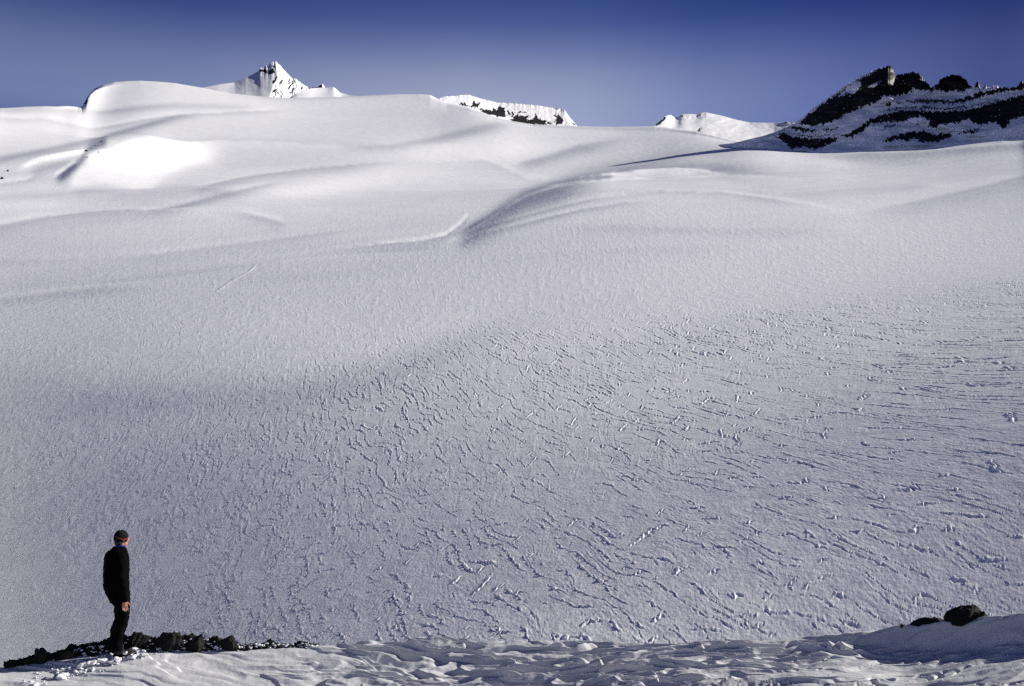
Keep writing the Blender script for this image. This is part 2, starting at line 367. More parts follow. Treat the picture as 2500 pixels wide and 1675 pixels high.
def terrain():
    uu = np.concatenate([np.linspace(-5200, -420, 120, endpoint=False), np.linspace(-420, -60, 70, endpoint=False), np.linspace(-60, 2560, 2100, endpoint=False),
                         np.linspace(2560, 2920, 70, endpoint=False), np.linspace(2920, 7700, 121)])
    ph = np.arctan((uu-1250)/F)
    vb = np.concatenate([np.linspace(2500, 1860, 25, endpoint=False), np.linspace(1860, 230, 1230, endpoint=False), np.linspace(230, 60, 60)])
    r = r_base(TH + np.arctan((837.5-vb)/F)); r = np.concatenate([r[np.diff(r, prepend=0) > 1e-6], [7000, 10000, 16000]])
    PH, R = np.meshgrid(ph, r, indexing='ij'); X = R*np.sin(PH); Y = R*np.cos(PH)
    Z = z_base(PH, np.minimum(R, 5500)) + R*q_at(PH, R)
    # keep the skyline where it belongs
    el_ = np.where((R > 900) & (R < 4500), np.arctan2(Z, R), -1); em = el_.max(1, keepdims=True); ec = e_sky(PH)
    print('skyline error px', np.round((em-ec[:, :1])[190:1750:120, 0]*F, 1))
    cor = np.clip((ec-em)[:, 0], -.03, .03)*(np.abs(ph) < .5)
    for _ in range(400): cor[1:-1] = (cor[:-2]+2*cor[1:-1]+cor[2:])/4
    Z = R*np.tan(np.arctan2(Z, R) + cor[:, None]*sstep(.30, 1.0, R/r_base(e_sky_soft(PH))))
    u, v = proj(X, Y, Z)
    el_ = np.arctan2(Z, R); de = np.maximum(np.diff(el_, axis=1), .02*np.diff(np.log(R), axis=1))
    YW = np.concatenate([0*R[:, :1], np.cumsum(np.minimum(R[:, 1:], 5000)*de, axis=1)], 1)    # follows the rise of the ground
    s, rg = sastrugi(X, Y, R, YW)
    fade = sstep(340, 170, R)
    amp = 1.22*fade*(.40 + .60*sstep(300, 1300, u - (1100-v)*.2))*(.75+.35*pn(X/20, Y/60, 91))
    Z = Z + s*amp + rg*sstep(900, 250, R)*1.1
    # long low wind ripples higher up
    Z = Z + sstep(350, 900, R)*.30*fbm((X*.9+Y*.4)/60, (-X*.4+Y*.9)/14, 3, 101)*sstep(-3, 0, (u > -200)*1.0)
    # two old thin tracks
    for tr in ([(528, 712), (545, 700), (562, 688), (590, 672), (606, 664), (622, 650)], [(408, 620), (440, 596), (478, 568)]):
        D = np.full(R.shape, 1e3); M = (np.abs(u-(tr[0][0]+tr[-1][0])/2) < 90) & (np.abs(v-(tr[0][1]+tr[-1][1])/2) < 60)
        uu_, vv_ = u[M], v[M]; dd = np.full(uu_.shape, 1e3)
        for (a, b), (c, d) in zip(tr[:-1], tr[1:]):
            t_ = np.clip(((uu_-a)*(c-a)+(vv_-b)*(d-b))/((c-a)**2+(d-b)**2), 0, 1); dd = np.minimum(dd, np.hypot(uu_-a-t_*(c-a), vv_-b-t_*(d-b)))
        D[M] = dd; Z = Z + R/F*.9*np.exp(-(D/1.3)**2)*(1 if tr[0][0] > 500 else .35)
    global TERR
    TERR = (X, Y, Z, *proj(X, Y, Z), ph)
    rock = np.zeros_like(R)
    ju = u + 3*pn(X/9, Y/9, 111); jv = v + 2*pn(X/7, Y/7, 112)
    for pl in ROCKS_FAR: rock[inpoly(ju, jv, pl)] = 1
    o = grid_mesh('snow_slope', X, Y, Z, M_far, {'rock': rock}, flip=True)
    tag(o, 'vast wind carved snow slope rising to the mountain skyline', kind='structure')
    return o
def hit(u, v):
    """where the line of sight through photo pixel (u, v) meets the far snow"""
    X, Y, Z, U_, V_, ph = TERR; p = float(phi_e(u, v)[0]); i = int(np.argmin(np.abs(ph-p))); j = int(np.argmax((V_[i] <= v) & (np.arange(V_.shape[1]) > 20)))
    r = math.hypot(X[i, j], Y[i, j]); return np.array(at(u, v, r)), r
ROCKS_FAR = [[(204, 256), (207, 242), (212, 233), (217, 231), (216, 240), (212, 252)]]
terrain()

# ------------------------------------------------------------------ mountains on the skyline
def ridge(name, top, foot, rf, depth, disp, rocks, u0, u1, nu, nt_, mat=M_mtn, vj=None, jit=(4, 3), below=30, back=250, label=None, rpow=1.0):
    u = np.linspace(u0, u1, nu); t = np.concatenate([np.linspace(-.25, 0, 8, endpoint=False), np.linspace(0, 1, nt_)])
    U, T = np.meshgrid(u, t, indexing='ij')
    vt = np.interp(U, [p[0] for p in top], [p[1] for p in top]); vf = np.interp(U, [p[0] for p in foot], [p[1] for p in foot])
    if vj is not None: vt = vt + vj(U)
    vs = vt[:, 0].copy(); vfs = vf[:, 0].copy()
    for _ in range(int((9/(u[1]-u[0]))**2)):
        vs[1:-1] = (vs[:-2]+2*vs[1:-1]+vs[2:])/4; vfs[1:-1] = (vfs[:-2]+2*vfs[1:-1]+vfs[2:])/4
    vf = vfs[:, None]+0*vt; vs = vs[:, None]+0*vt
    V = np.where(T >= 0, vf + (vs-vf)*T + (vt-vs)*np.clip(T, 0, 1)**5, vf - T*4*below)
    rff = rf(U); R = rff + depth(U)*np.sign(T)*np.abs(T)**rpow
    X, Y, Z = at(U, V, R)
    s = R/F
    rock = np.zeros_like(U)
    ju = U + jit[0]*fbm(X/(s*28), Z/(s*14), 3, 201, .7); jv = V + jit[1]*fbm(X/(s*12), Z/(s*10), 3, 207, .8)
    for pl in rocks: rock[inpoly(ju, jv, pl)] = 1
    R = R + disp(U, V, T, X, Z, rock, s)
    X, Y, Z = at(U, V, R)
    xs, ys, zs = [X], [Y], [Z]
    for k in (1, 2, 3, 4):       # the far side falls away
        kk = back*k/4; L = np.sqrt(X[:, -1]**2+Y[:, -1]**2)
        xs.append((X[:, -1]*(1+kk/L))[:, None]); ys.append((Y[:, -1]*(1+kk/L))[:, None]); zs.append((Z[:, -1]-kk*.5)[:, None])
    rock = np.concatenate([rock] + [rock[:, -1:]]*4, 1)
    o = grid_mesh(name, np.concatenate(xs, 1), np.concatenate(ys, 1), np.concatenate(zs, 1), mat, {'rock': rock}, flip=True)
    return tag(o, label, kind='structure')

# the dark rocky mountain on the right
RT = [(1700, 362), (1725, 357), (1792, 349), (1869, 330), (1907, 317), (1938, 303), (1961, 285), (1984, 265), (2023, 238), (2061, 211), (2100, 187), (2131, 175),
      (2154, 165), (2175, 163), (2183, 173), (2186, 182), (2199, 182), (2224, 178), (2246, 181), (2254, 192), (2267, 205), (2273, 215), (2282, 209),
      (2293, 197), (2310, 188), (2333, 183), (2352, 188), (2361, 198), (2367, 212), (2380, 212), (2382, 201), (2389, 201), (2391, 213), (2402, 213),
      (2404, 207), (2407, 207), (2408, 214), (2434, 211), (2453, 215), (2470, 215), (2487, 209), (2491, 201), (2500, 202), (2560, 196), (2700, 185), (2900, 230), (3200, 300)]
RF = [(1700, 364), (1754, 366), (1869, 370), (1984, 375), (2100, 372), (2254, 366), (2369, 352), (2446, 343), (2473, 352), (2500, 355), (2700, 350), (3200, 345)]
RR = [[(1950, 303), (1961, 291), (1984, 271), (2023, 244), (2061, 217), (2100, 192), (2131, 178), (2154, 160), (2175, 155), (2192, 175), (2224, 170), (2250, 175), (2280, 210),
       (2273, 218), (2256, 222), (2231, 215), (2224, 224), (2192, 235), (2154, 237), (2141, 250), (2122, 256), (2081, 272), (2053, 287), (2021, 301), (1984, 307)],
      [(2278, 215), (2293, 190), (2310, 180), (2333, 175), (2356, 180), (2372, 212), (2352, 224), (2331, 222), (2310, 224)],
      [(2376, 214), (2379, 196), (2391, 196), (2394, 214)], [(2400, 216), (2402, 200), (2409, 200), (2411, 216)],
      [(2211, 247), (2235, 243), (2278, 243), (2320, 245), (2352, 240), (2395, 225), (2438, 216), (2500, 195), (2700, 176), (2700, 215), (2500, 220), (2455, 223), (2406, 233), (2363, 247), (2320, 254), (2288, 251), (2213, 250)],
      [(2053, 331), (2085, 318), (2120, 294), (2150, 280), (2192, 271), (2235, 269), (2299, 271), (2363, 269), (2406, 256), (2449, 245), (2500, 230), (2700, 218), (2700, 280),
       (2500, 284), (2470, 292), (2451, 314), (2438, 305), (2423, 297), (2395, 307), (2372, 297), (2363, 290), (2331, 301), (2293, 303), (2288, 312), (2265, 309), (2271, 294),
       (2246, 284), (2203, 297), (2150, 299), (2120, 305), (2107, 320), (2079, 335), (2053, 335)],
      [(2154, 344), (2182, 331), (2214, 323), (2252, 320), (2273, 327), (2320, 327), (2325, 333), (2288, 346), (2252, 348), (2231, 337), (2209, 346), (2199, 337), (2175, 346)],
      [(2333, 327), (2359, 318), (2389, 316), (2391, 320), (2363, 325)],
      [(1896, 335), (1908, 325), (1938, 333), (1984, 340), (2042, 335), (2046, 338), (2023, 354), (1992, 365), (1969, 359), (1931, 363), (1915, 348)],
      [(1923, 311), (1946, 308), (1984, 317), (2004, 319), (1984, 323), (1946, 319)], [(2008, 317), (2046, 309), (2050, 312), (2010, 321)],
      [(1920, 322), (1950, 328), (1990, 332), (2040, 328), (2040, 330), (1990, 335), (1950, 331)],
      [(2137, 277), (2171, 266), (2214, 261), (2278, 261), (2320, 264), (2363, 259), (2406, 249), (2438, 243), (2438, 246), (2406, 252), (2363, 263), (2320, 268), (2278, 265), (2214, 265), (2171, 270)],
      [(2163, 255), (2172, 250), (2176, 256), (2168, 262)], [(2188, 252), (2200, 247), (2203, 252), (2192, 257)],
      [(2155, 308), (2182, 303), (2186, 307), (2160, 311)], [(2232, 301), (2242, 299), (2244, 303), (2234, 304)]]
LIT = [[(2048, 234), (2056, 225), (2068, 214), (2080, 205), (2095, 197), (2098, 203), (2105, 211), (2090, 222), (2076, 232), (2068, 226), (2056, 235)],
       [(2120, 213), (2135, 203), (2150, 200), (2140, 207), (2124, 216)],
       [(2296, 241), (2305, 234), (2336, 236), (2336, 242)], [(2291, 264), (2294, 256), (2315, 253), (2300, 262)]]
def disp_right(U, V, T, X, Z, rock, s):
    k = sstep(0, .08, T)*sstep(1.0, .97, T)
    d = -rock*7 + 26*fbm(X/90, Z/60, 3, 301)*k + 2.6*fbm(X/16, Z/10, 3, 305, .5)
    return d*k
_fu = np.arange(1710, 2700, 30.0); _fr = np.array([hit(a, np.interp(a, [p[0] for p in RF], [p[1] for p in RF])+1)[1] for a in _fu]); _fr = np.clip(_fr*1.10, 1340, 1800)
for _ in range(8): _fr[1:-1] = (_fr[:-2]+2*_fr[1:-1]+_fr[2:])/4
rr = ridge('rocky_mountain', RT, RF, lambda U: np.interp(U, _fu, _fr)-4,
      lambda U: np.interp(U, [1700, 1800, 1950, 2150, 2500, 3200], [14, 40, 80, 80, 60, 70]), disp_right, [],
      1700, 3200, 1300, 260, vj=lambda U: (3.2*fbm(U/9, U*0, 4, 33, .8) + 6*np.abs(pn(U/6.5, U*0+3, 35)) + 4*np.abs(pn(U/3, U*0+3, 36)) - 3.5)*sstep(1960, 2150, U), back=260,
      label='dark rocky mountain with curved snow bands and pinnacled crest, in shadow')
def set_rock(o, polys, jit, lit=()):
    me = o.data; n = len(me.vertices); co = np.empty(n*3, np.float32); me.vertices.foreach_get('co', co); co = co.reshape(-1, 3).astype(float)
    u, v = proj(co[:, 0], co[:, 1], co[:, 2]); s = np.sqrt(co[:, 0]**2+co[:, 1]**2)/F
    ju = u + jit[0]*fbm(u/16, v/8, 3, 201, .7); jv = v + jit[1]*fbm(u/8, v/11, 3, 207, .8)
    rock = np.zeros(n)
    for pl in polys: rock[inpoly(ju, jv, pl)] = 1
    for pl in lit: rock[inpoly(ju, jv, pl)] = 0
    rock[(pn(u/5, v/3.2, 77) > .80)] *= .0
    me.attributes['rock'].data.foreach_set('value', rock.astype(np.float32))
set_rock(rr, RR, (4, 4.5), LIT)

# pointed peak far behind
PT = [(440, 240), (491, 215), (533, 206), (573, 201), (608, 186), (631, 174), (635, 166), (643, 164), (650, 160), (655, 161), (662, 152), (668, 150), (675, 151),
      (686, 162), (700, 178), (713, 191), (721, 191), (736, 204), (754, 214), (760, 212), (764, 214), (773, 214), (781, 208), (786, 204), (790, 207), (794, 215), (810, 225), (860, 250)]
def disp_peak(U, V, T, X, Z, rock, s):
    ua = np.interp(V, [150, 182, 205, 240], [672, 677, 668, 655])           # the arete
    left = np.clip(ua-U, 0, 300); right = np.clip(U-ua, 0, 300)
    d = (-left*.10 + right*.9)*s
    gul = np.abs(((U + (V-150)*.75)/15 + 1.3*pn(U/17, V/17, 5) + .3*pn(U/5, V/5, 6)) % 1 - .5)*2
    d = d + sstep(2, 14, right)*sstep(180, 200, V)*(6.5*(gul-.5))*s + 1.3*s*fbm(U/6, V/6, 4, 15)*np.maximum(sstep(-3, 3, U-ua), sstep(192, 178, V)) + 1.0*s*fbm(U/30, V/14, 3, 19)
    return d
pk = ridge('snow_peak', PT, [(430, 262), (900, 262)], lambda U: 4600+0*U, lambda U: np.interp(U, [440, 600, 670, 760, 860], [200, 350, 450, 270, 140]), disp_peak, [],
      440, 860, 520, 150, vj=lambda U: 1.6*fbm(U/6, U*0, 3, 43, .6)*sstep(620, 635, U)*(1-.6*sstep(690, 700, U)), below=10, back=500,
      label='pointed snow peak with rocky tip on the skyline')
PRK = [[(629, 176), (636, 168), (642, 172), (648, 168), (656, 176), (668, 166), (671, 177), (664, 180), (652, 181), (642, 176)],
       [(664, 160), (670, 158), (673, 164), (668, 168)], [(663, 204), (669, 194), (676, 183), (677, 190), (671, 200), (666, 206)],
       [(680, 208), (685, 199), (691, 192), (693, 197), (687, 205)], [(700, 219), (706, 211), (714, 199), (718, 197), (712, 210), (704, 219)],
       [(706, 227), (712, 219), (720, 212), (718, 219), (710, 228)], [(662, 228), (670, 218), (679, 214), (672, 224)], [(703, 204), (706, 193), (710, 194), (706, 206)],
       [(733, 218), (738, 211), (741, 216), (736, 219)], [(774, 215), (782, 206), (787, 210), (783, 215)]]
set_rock(pk, PRK, (2, 2))

# snow dome in front of the peak's right foot, and the bright crest right of it
def disp_soft(a, b, seed):
    return lambda U, V, T, X, Z, rock, s: s*(a*np.clip(U-b, -300, 300) + 4*fbm(U/70, V/12, 3, seed))*sstep(-.2, .3, T)
ridge('snow_dome', [(690, 246), (704, 240), (713, 234), (725, 227), (738, 222), (757, 216), (780, 214), (800, 213.5), (813, 212.5), (818, 215), (830, 226), (850, 232), (880, 236), (920, 240)],
      [(690, 252), (920, 252)], lambda U: 3250+0*U, lambda U: 60+260*np.exp(-((U-800)/70)**2), disp_soft(.5, 800, 51), [], 690, 920, 160, 50, below=8,
      label='smooth white snow dome in front of the pointed peak')

CT_ = [(1040, 250), (1069, 241), (1085, 236), (1111, 234), (1132, 231.5), (1142, 231), (1175, 241), (1214, 250), (1261, 253), (1310, 257), (1345, 263), (1370, 265), (1378, 268), (1386, 280), (1396, 292), (1405, 303), (1412, 310), (1440, 318)]
def disp_cliff(U, V, T, X, Z, rock, s):
    fl = np.abs((U/14 + 1.6*pn(U/15, V/11, 4)) % 1 - .5)*2
    return (sstep(.1, .8, T)*0 + s*(1.8*(fl-.5)*sstep(1110, 1160, U)*sstep(1385, 1370, U)*sstep(1, .7, T) + 2*fbm(U/7, V/5, 3, 64) + 6*fbm(U/60, V/20, 2, 61)) + 1.0*s*np.clip(U-1240, -300, 140))
ch = ridge('snow_capped_cliff', CT_, [(1040, 262), (1146, 275), (1246, 306), (1440, 322)], lambda U: 3000+0*U,
      lambda U: np.interp(U, [1040, 1140, 1240, 1370, 1412, 1440], [60, 260, 260, 240, 60, 24]), disp_cliff, [], 1040, 1440, 520, 110, back=200, below=8, rpow=1.4,
      vj=lambda U: .8*fbm(U/8, U*0, 3, 47), label='snow capped hill with a broken dark cliff band at mid skyline')
CRK = [[(1120, 255), (1124, 251), (1134, 253), (1146, 257), (1146, 260)], [(1145, 261), (1150, 253), (1156, 247), (1160, 252), (1172, 250), (1168, 262), (1158, 263)],
       [(1168, 264), (1187, 268), (1198, 270), (1204, 264), (1214, 270), (1221, 256), (1230, 264), (1235, 273), (1235, 287), (1212, 284), (1180, 277)],
       [(1238, 272), (1243, 269), (1246, 281), (1240, 284)], [(1248, 276), (1252, 271), (1254, 288), (1248, 286)],
       [(1246, 292), (1258, 286), (1262, 274), (1268, 284), (1280, 283), (1293, 279), (1290, 286), (1286, 292), (1300, 294), (1310, 275), (1312, 290), (1332, 295), (1335, 304), (1289, 303), (1252, 300)],
       [(1349, 281), (1356, 276), (1360, 283), (1364, 277), (1370, 288), (1375, 296), (1374, 305), (1356, 305), (1358, 297), (1350, 299), (1361, 290)],
       [(1336, 297), (1348, 297), (1347, 302), (1336, 302)], [(1351, 263), (1362, 264), (1361, 267), (1352, 266)], [(1391, 298), (1400, 300), (1405, 305), (1400, 305)], [(1264, 273), (1285, 273), (1284, 276), (1265, 276)]]
set_rock(ch, CRK, (3, 3))

DT = [(1590, 312), (1597, 307), (1612, 295), (1624, 284), (1636, 280), (1648, 287), (1656, 286), (1663, 279), (1680, 278), (1700, 279), (1712, 275), (1724, 274.5), (1760, 282), (1800, 293), (1830, 299), (1880, 300), (1912, 299), (1920, 297), (1930, 299), (1940, 300), (1960, 306)]
def disp_dist(U, V, T, X, Z, rock, s):
    return s*(6*fbm(U/40, V/14, 3, 81) + 2.5*fbm(U/7, V/5, 3, 84)*sstep(1750, 1690, U)*sstep(292, 284, V)) + 1.0*s*np.clip(U-1690, -140, 200)
dh = ridge('distant_snow_hill', DT, [(1590, 322), (1960, 345)], lambda U: 2750+0*U, lambda U: np.interp(U, [1590, 1640, 1720, 1960], [60, 330, 330, 150]), disp_dist, [],
      1590, 1960, 400, 90, below=8, label='bright distant snow hill left of the rocky mountain')
DRK = [[(1597, 309), (1604, 300), (1622, 287), (1630, 283), (1622, 293), (1610, 304)], [(1697, 325), (1703, 319), (1706, 313), (1714, 312), (1708, 320), (1717, 326), (1712, 330), (1703, 328)],
       [(1718, 325), (1723, 325), (1723, 328), (1718, 328)], [(1738, 336), (1742, 336), (1741, 339)], [(1660, 287), (1668, 279), (1666, 286)], [(1698, 284), (1706, 281), (1704, 287)],
       [(1914, 299), (1918, 296), (1924, 300)], [(1927, 300), (1932, 297), (1937, 301)]]
set_rock(dh, DRK, (2, 2))

# ------------------------------------------------------------------ the near crest we stand on
NC = [(-2500, 1700), (-600, 1650), (0, 1624), (120, 1613), (300, 1592), (500, 1583), (780, 1578), (1000, 1577), (1400, 1573), (1650, 1569), (1900, 1562), (2050, 1549), (2200, 1536),
      (2350, 1518), (2500, 1503), (2800, 1475), (3600, 1440), (6000, 1450)]
_np, _ne = phi_e([a for a, b in NC], [b for a, b in NC])
RC = 18.0
def zs(x, y):
    """near ground height without the small relief"""
    r = np.hypot(x, y); phi = np.arctan2(x, y)
    zc = RC*np.tan(np.interp(phi, _np, _ne)); zc = np.where(np.abs(phi) > 1.2, -1.8, zc)
    up = zc - (.44-.25*sstep(-1.5, 2.6, x))*(RC-r)                             # rises towards the crest
    fl = -1.75 - 1.6*sstep(3, 12.5, r) + .15*np.clip(x/14, -1, 1)
    z = fl + .12*np.logaddexp(0, (up-fl)/.12)
    w = .10
    return np.where(r < RC, z, zc) - .62*(np.logaddexp(0, (r-RC-.1)/w)*w) + 0*r
def steps(f, a=.30, b=.70):
    k = np.floor(f); return k + sstep(a, b, f-k)
def relief(x, y):
    r = np.hypot(x, y); yy = y + .10*x
    wx = x + .25*fbm(x/.8, yy/.6, 2, 401); wy = yy + .10*fbm(x/.9, yy/.5, 2, 411)
    # mask of broken crust: the middle, and a belt below the crest further right
    chunk = sstep(-3.6, -2.0, x + .8*pn(x/1.3, y/.6, 421) - .7*(y-17))*sstep(5.2, 2.0, x)
    belt = sstep(.4, 2.2, x)*np.exp(-((r-17.5)/.35)**2)
    m = np.clip(np.maximum(chunk*.9, belt), .0, 1)
    n1 = fbm(wx/2.3, wy/.44, 2, 431); n2 = fbm(wx/1.3, wy/.27, 2, 441)
    h = m*(.125*(steps(n1*2.2, .36, .64)-n1*1.8) + .024*steps(n2*2.0, .36, .64))
    # long lens-shaped drifts with a cut edge
    n3 = fbm(wx/3.0, wy/.62, 2, 451)
    h = h + .045*steps(n3*2.2 + .3, .32, .60)*(.5+.5*m)
    # small overlapping wind scales, each rising away from the viewer and breaking off at its far lip
    f = (x*.26 - y*.96 + .22*fbm(x/2.2, y/1.3, 3, 453))/.42; k = np.floor(f); t = f-k
    hh = np.clip(.60+.9*pn(x/1.3+k*3.1, y/1.3+k*1.7, 457), .04, 1)
    h = h + (1-.6*m)*(.046+.0*x)*hh*np.where(t < .84, t/.84, (1-t)/.16)
    # undercut bank below the boulders
    bk = sstep(3.2, 6.0, x + .4*pn(x/.8, y/.5, 459)); rj = r + .10*fbm(x/.7, y/.3, 3, 463)
    h = h - bk*.31*sstep(17.97, 17.68, r + .25*(rj-r)) + bk*np.exp(-((r-17.8)/.25)**2)*.03*fbm(x/.9, y/.16, 2, 466)
    # fine wind streaks everywhere
    h = h + .009*fbm(wx/.9, wy/.13, 2, 461) + .005*fbm(x/.16, y/.14, 2, 471)*(.4+m)
    # zigzag cracks at the right
    q_ = sstep(3.6, 4.6, x)*sstep(17.35, 17.1, r)
    f = (x*.62 - y*.55)/.42 + .55*pn(x/.35, y/.22, 481)*1.6 + .25*np.abs(((y*2.6) % 1)-.5)
    d = (f-np.round(f))*.42; mm = sstep(.02, .25, pn(np.round(f)*3.7, y/.7, 488))
    h = h - q_*mm*.07*np.exp(-(d/.045)**2) + q_*mm*.012*np.exp(-((d-.06)/.05)**2)
    return h*sstep(22, 19, r)
def gz(x, y):
    x = np.asarray(x, float); y = np.asarray(y, float); return zs(x, y) + relief(x, y)
def ghit(u, v, r0=15.5, r1=18.6):
    """where the line of sight meets the near ground"""
    rs = np.linspace(r0, r1, 600); x, y, z = at(np.full(600, float(u)), np.full(600, float(v)), rs)
    d = z - gz(x, y); k = int(np.argmax(d <= 0)) if (d <= 0).any() else int(np.argmin(d)); return float(x[k]), float(y[k]), float(gz(x[k], y[k]))
def near_ground():
    ph = np.concatenate([np.linspace(-math.pi, -.46, 110, endpoint=False), np.arctan((np.arange(-60, 2560, 1.45)-1250)/F), np.linspace(.46, math.pi, 111)])
    r = np.concatenate([np.linspace(.5, 13, 60, endpoint=False), np.linspace(13, 16.0, 70, endpoint=False), np.linspace(16.0, 18.25, 500, endpoint=False), np.linspace(18.25, 19, 40, endpoint=False), np.linspace(19, 48, 80)])
    PH, R = np.meshgrid(ph, r, indexing='ij'); X = R*np.sin(PH); Y = R*np.cos(PH)
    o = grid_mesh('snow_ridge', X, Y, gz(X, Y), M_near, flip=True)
    tag(o, 'near snow crest with broken wind crust that the person stands on', kind='structure')
near_ground()

# ------------------------------------------------------------------ rocks
from mathutils import noise as mn
def merge(parts):
    co = []; fa = []; k = 0
    for c, f in parts: co.append(c); fa.append(f+k); k += len(c)
    return np.concatenate(co), np.concatenate(fa)
import bmesh
def ico(sub):
    bm = bmesh.new(); bmesh.ops.create_icosphere(bm, subdivisions=sub, radius=1.0)
    c = np.array([v.co[:] for v in bm.verts]); f = np.array([[v.index for v in p.verts] for p in bm.faces]); bm.free(); return c, f
ICO = {k: ico(k) for k in (1, 2, 3, 4, 5)}
def stone(size, sub=3, seed=0, cuts=9, rough=.12, flat=1.0):
    """an angular stone: a ball cut by random planes, then roughened"""
    c, f = ICO[sub]; c = c.copy(); g = np.random.default_rng(seed)
    for _ in range(cuts):
        n = g.normal(size=3); n /= np.linalg.norm(n); d = g.uniform(.5, .85); s_ = c@n
        c = c - np.outer(np.maximum(s_-d, 0), n)
    nz = fbm(c[:, 0]*2.2+c[:, 2]*1.3+seed*3.1, c[:, 1]*2.2+seed*1.7, 4, 5, .6)
    c = c*(1+rough*nz)[:, None]
    a = g.uniform(0, 6.28); R_ = np.array([[math.cos(a), -math.sin(a), 0], [math.sin(a), math.cos(a), 0], [0, 0, 1]])
    c = c@R_.T; return c*np.array(size)*np.array([1, 1, flat]), f
M_rub = simple('moraine_earth_and_stone', [(.35, (.003, .003, .003)), (.62, (.012, .011, .009)), (.8, (.10, .09, .065))], 14, .9, .01, 60)
M_bld = simple('dark_boulder_rock', [(.35, (.003, .003, .004)), (.65, (.010, .009, .009)), (.85, (.04, .037, .034))], 7, .95, .012, 30)
M_frk = simple('dark_crag_rock', [(.4, (.01, .01, .012)), (.8, (.04, .035, .03))], .6, .9, .1, 2)
M_clod = simple('broken_snow', [(.3, (.84, .85, .87)), (.7, (.9, .9, .91))], 12, .6, .006, 50, .15)

RTOP = [(14, 1621), (65, 1606), (80, 1599), (98, 1588), (110, 1590), (125, 1598), (145, 1591), (170, 1578), (218, 1568), (276, 1553), (310, 1548), (338, 1544), (360, 1549), (385, 1553), (414, 1542), (447, 1551),
        (472, 1549), (519, 1555), (560, 1557), (575, 1562), (587, 1576), (598, 1578), (610, 1570), (640, 1569), (661, 1564), (680, 1570), (697, 1573), (720, 1569), (741, 1564), (760, 1570), (780, 1575)]
def gcrest(u):
    """crest point of the near ground in picture column u"""
    p = math.atan((u-1250)/F*1.0); rs = np.linspace(16.6, 18.3, 60); x = rs*math.sin(p); y = rs*math.cos(p); z = gz(x, y); k = int(np.argmax(z/rs)); return x[k], y[k], z[k], rs[k]
def rubble():
    parts = []; g = np.random.default_rng(11)
    RB = [(10, 1623), (98, 1615), (174, 1607), (203, 1597), (232, 1588), (308, 1588), (363, 1579), (454, 1580), (526, 1588), (581, 1581), (640, 1578), (700, 1580), (762, 1580), (790, 1578)]
    def front(u):
        x, y, z = ghit(u, np.interp(u, [p[0] for p in RB], [p[1] for p in RB]), 16.6, 18.0); return min(17.98, math.hypot(x, y))
    fu = np.arange(5, 795, 5.0); fr = np.array([front(a) for a in fu]); fr = np.convolve(np.pad(fr, 3, mode='edge'), np.ones(7)/7, 'valid')
    # lumpy bank of dark earth along the crest
    us = np.arange(10, 786, 1.6); n = len(us); m = 34
    tt = np.linspace(0, math.pi, m); X = np.zeros((n, m)); Y = X.copy(); Z = X.copy()
    for i, u in enumerate(us):
        vt = np.interp(u, [p[0] for p in RTOP], [p[1] for p in RTOP])
        x0, y0, z0 = at(u, vt, 18.12); zb = float(zs(x0, y0)); hgt = max(.01, z0-zb)*.9*(1 if u < 588 else .45); w = max(.10, 18.12-float(np.interp(u, fu, fr)))
        k = math.hypot(x0, y0)
        rr_ = 18.12 - np.cos(tt)*w
        X[i] = x0/k*rr_; Y[i] = y0/k*rr_; Z[i] = np.minimum(zs(X[i], Y[i]), zb+.05) - .05 + (hgt+.05)*np.sin(tt)**.8
    P = fbm(X*5, Y*5+Z*4, 4, 31, .6)*.05 + .03*pn(X*16, (Y+Z)*16, 37)
    env = np.minimum(1, np.sin(tt)[None, :]*3); Z = Z + P*env; Y = Y - .5*P*env
    idx = np.arange(n*m).reshape(n, m); q = np.stack([idx[:-1, :-1], idx[1:, :-1], idx[1:, 1:], idx[:-1, 1:]], -1).reshape(-1, 4)
    tri = np.concatenate([q[:, [0, 1, 2]], q[:, [0, 2, 3]]])
    parts.append((np.stack([X, Y, Z], -1).reshape(-1, 3), tri))
    for i in range(1900):
        u = g.uniform(16, 782); vt = np.interp(u, [p[0] for p in RTOP], [p[1] for p in RTOP])
        x0, y0, z0 = at(u, vt, 18.12); zb = float(zs(x0, y0)); H = max(.03, z0-zb); t = g.uniform(0, 1)**.8; w = max(.10, 18.12-float(np.interp(u, fu, fr)))
        s_ = g.uniform(.010, .034)*(1+.6*(g.random() < .12)); r_ = 18.12 - (1-t)*w + g.normal()*.02
        k = math.hypot(x0, y0); x, y = x0/k*r_, y0/k*r_
        z = float(zs(x, y))*(1-t) + (zb+H*.93 - s_*.6)*t + .3*s_ if t < 1 else z0
        c, f = stone((s_*g.uniform(.8, 1.5), s_*g.uniform(.8, 1.3), s_*g.uniform(.6, 1)), 1 if s_ < .03 else 2, i, 4, .25)
        parts.append((c+np.array([x, y, z]), f))
    global RSNOW
    RSNOW = []
    for i in range(330):
        u = g.uniform(150, 782); vt = np.interp(u, [p[0] for p in RTOP], [p[1] for p in RTOP]); x0, y0, z0 = at(u, vt, 18.12); zb = float(zs(x0, y0)); H = max(.03, z0-zb)
        w = max(.10, 18.12-float(np.interp(u, fu, fr))); t = g.uniform(0, .75)**1.3; r_ = 18.12 - w*(1-.55*t) - .01; k = math.hypot(x0, y0)
        RSNOW.append((x0/k*r_, y0/k*r_, float(zs(x0/k*r_, y0/k*r_))*(1-t) + (zb+H)*t + .02, g.uniform(.008, .024)))
    co, fa = merge(parts)
    o = raw_mesh('rubble', co, fa, M_rub, smooth=False)
    tag(o, 'bank of dark earth and small stones along the snow crest at the feet', 'rubble', kind='stuff')
rubble()
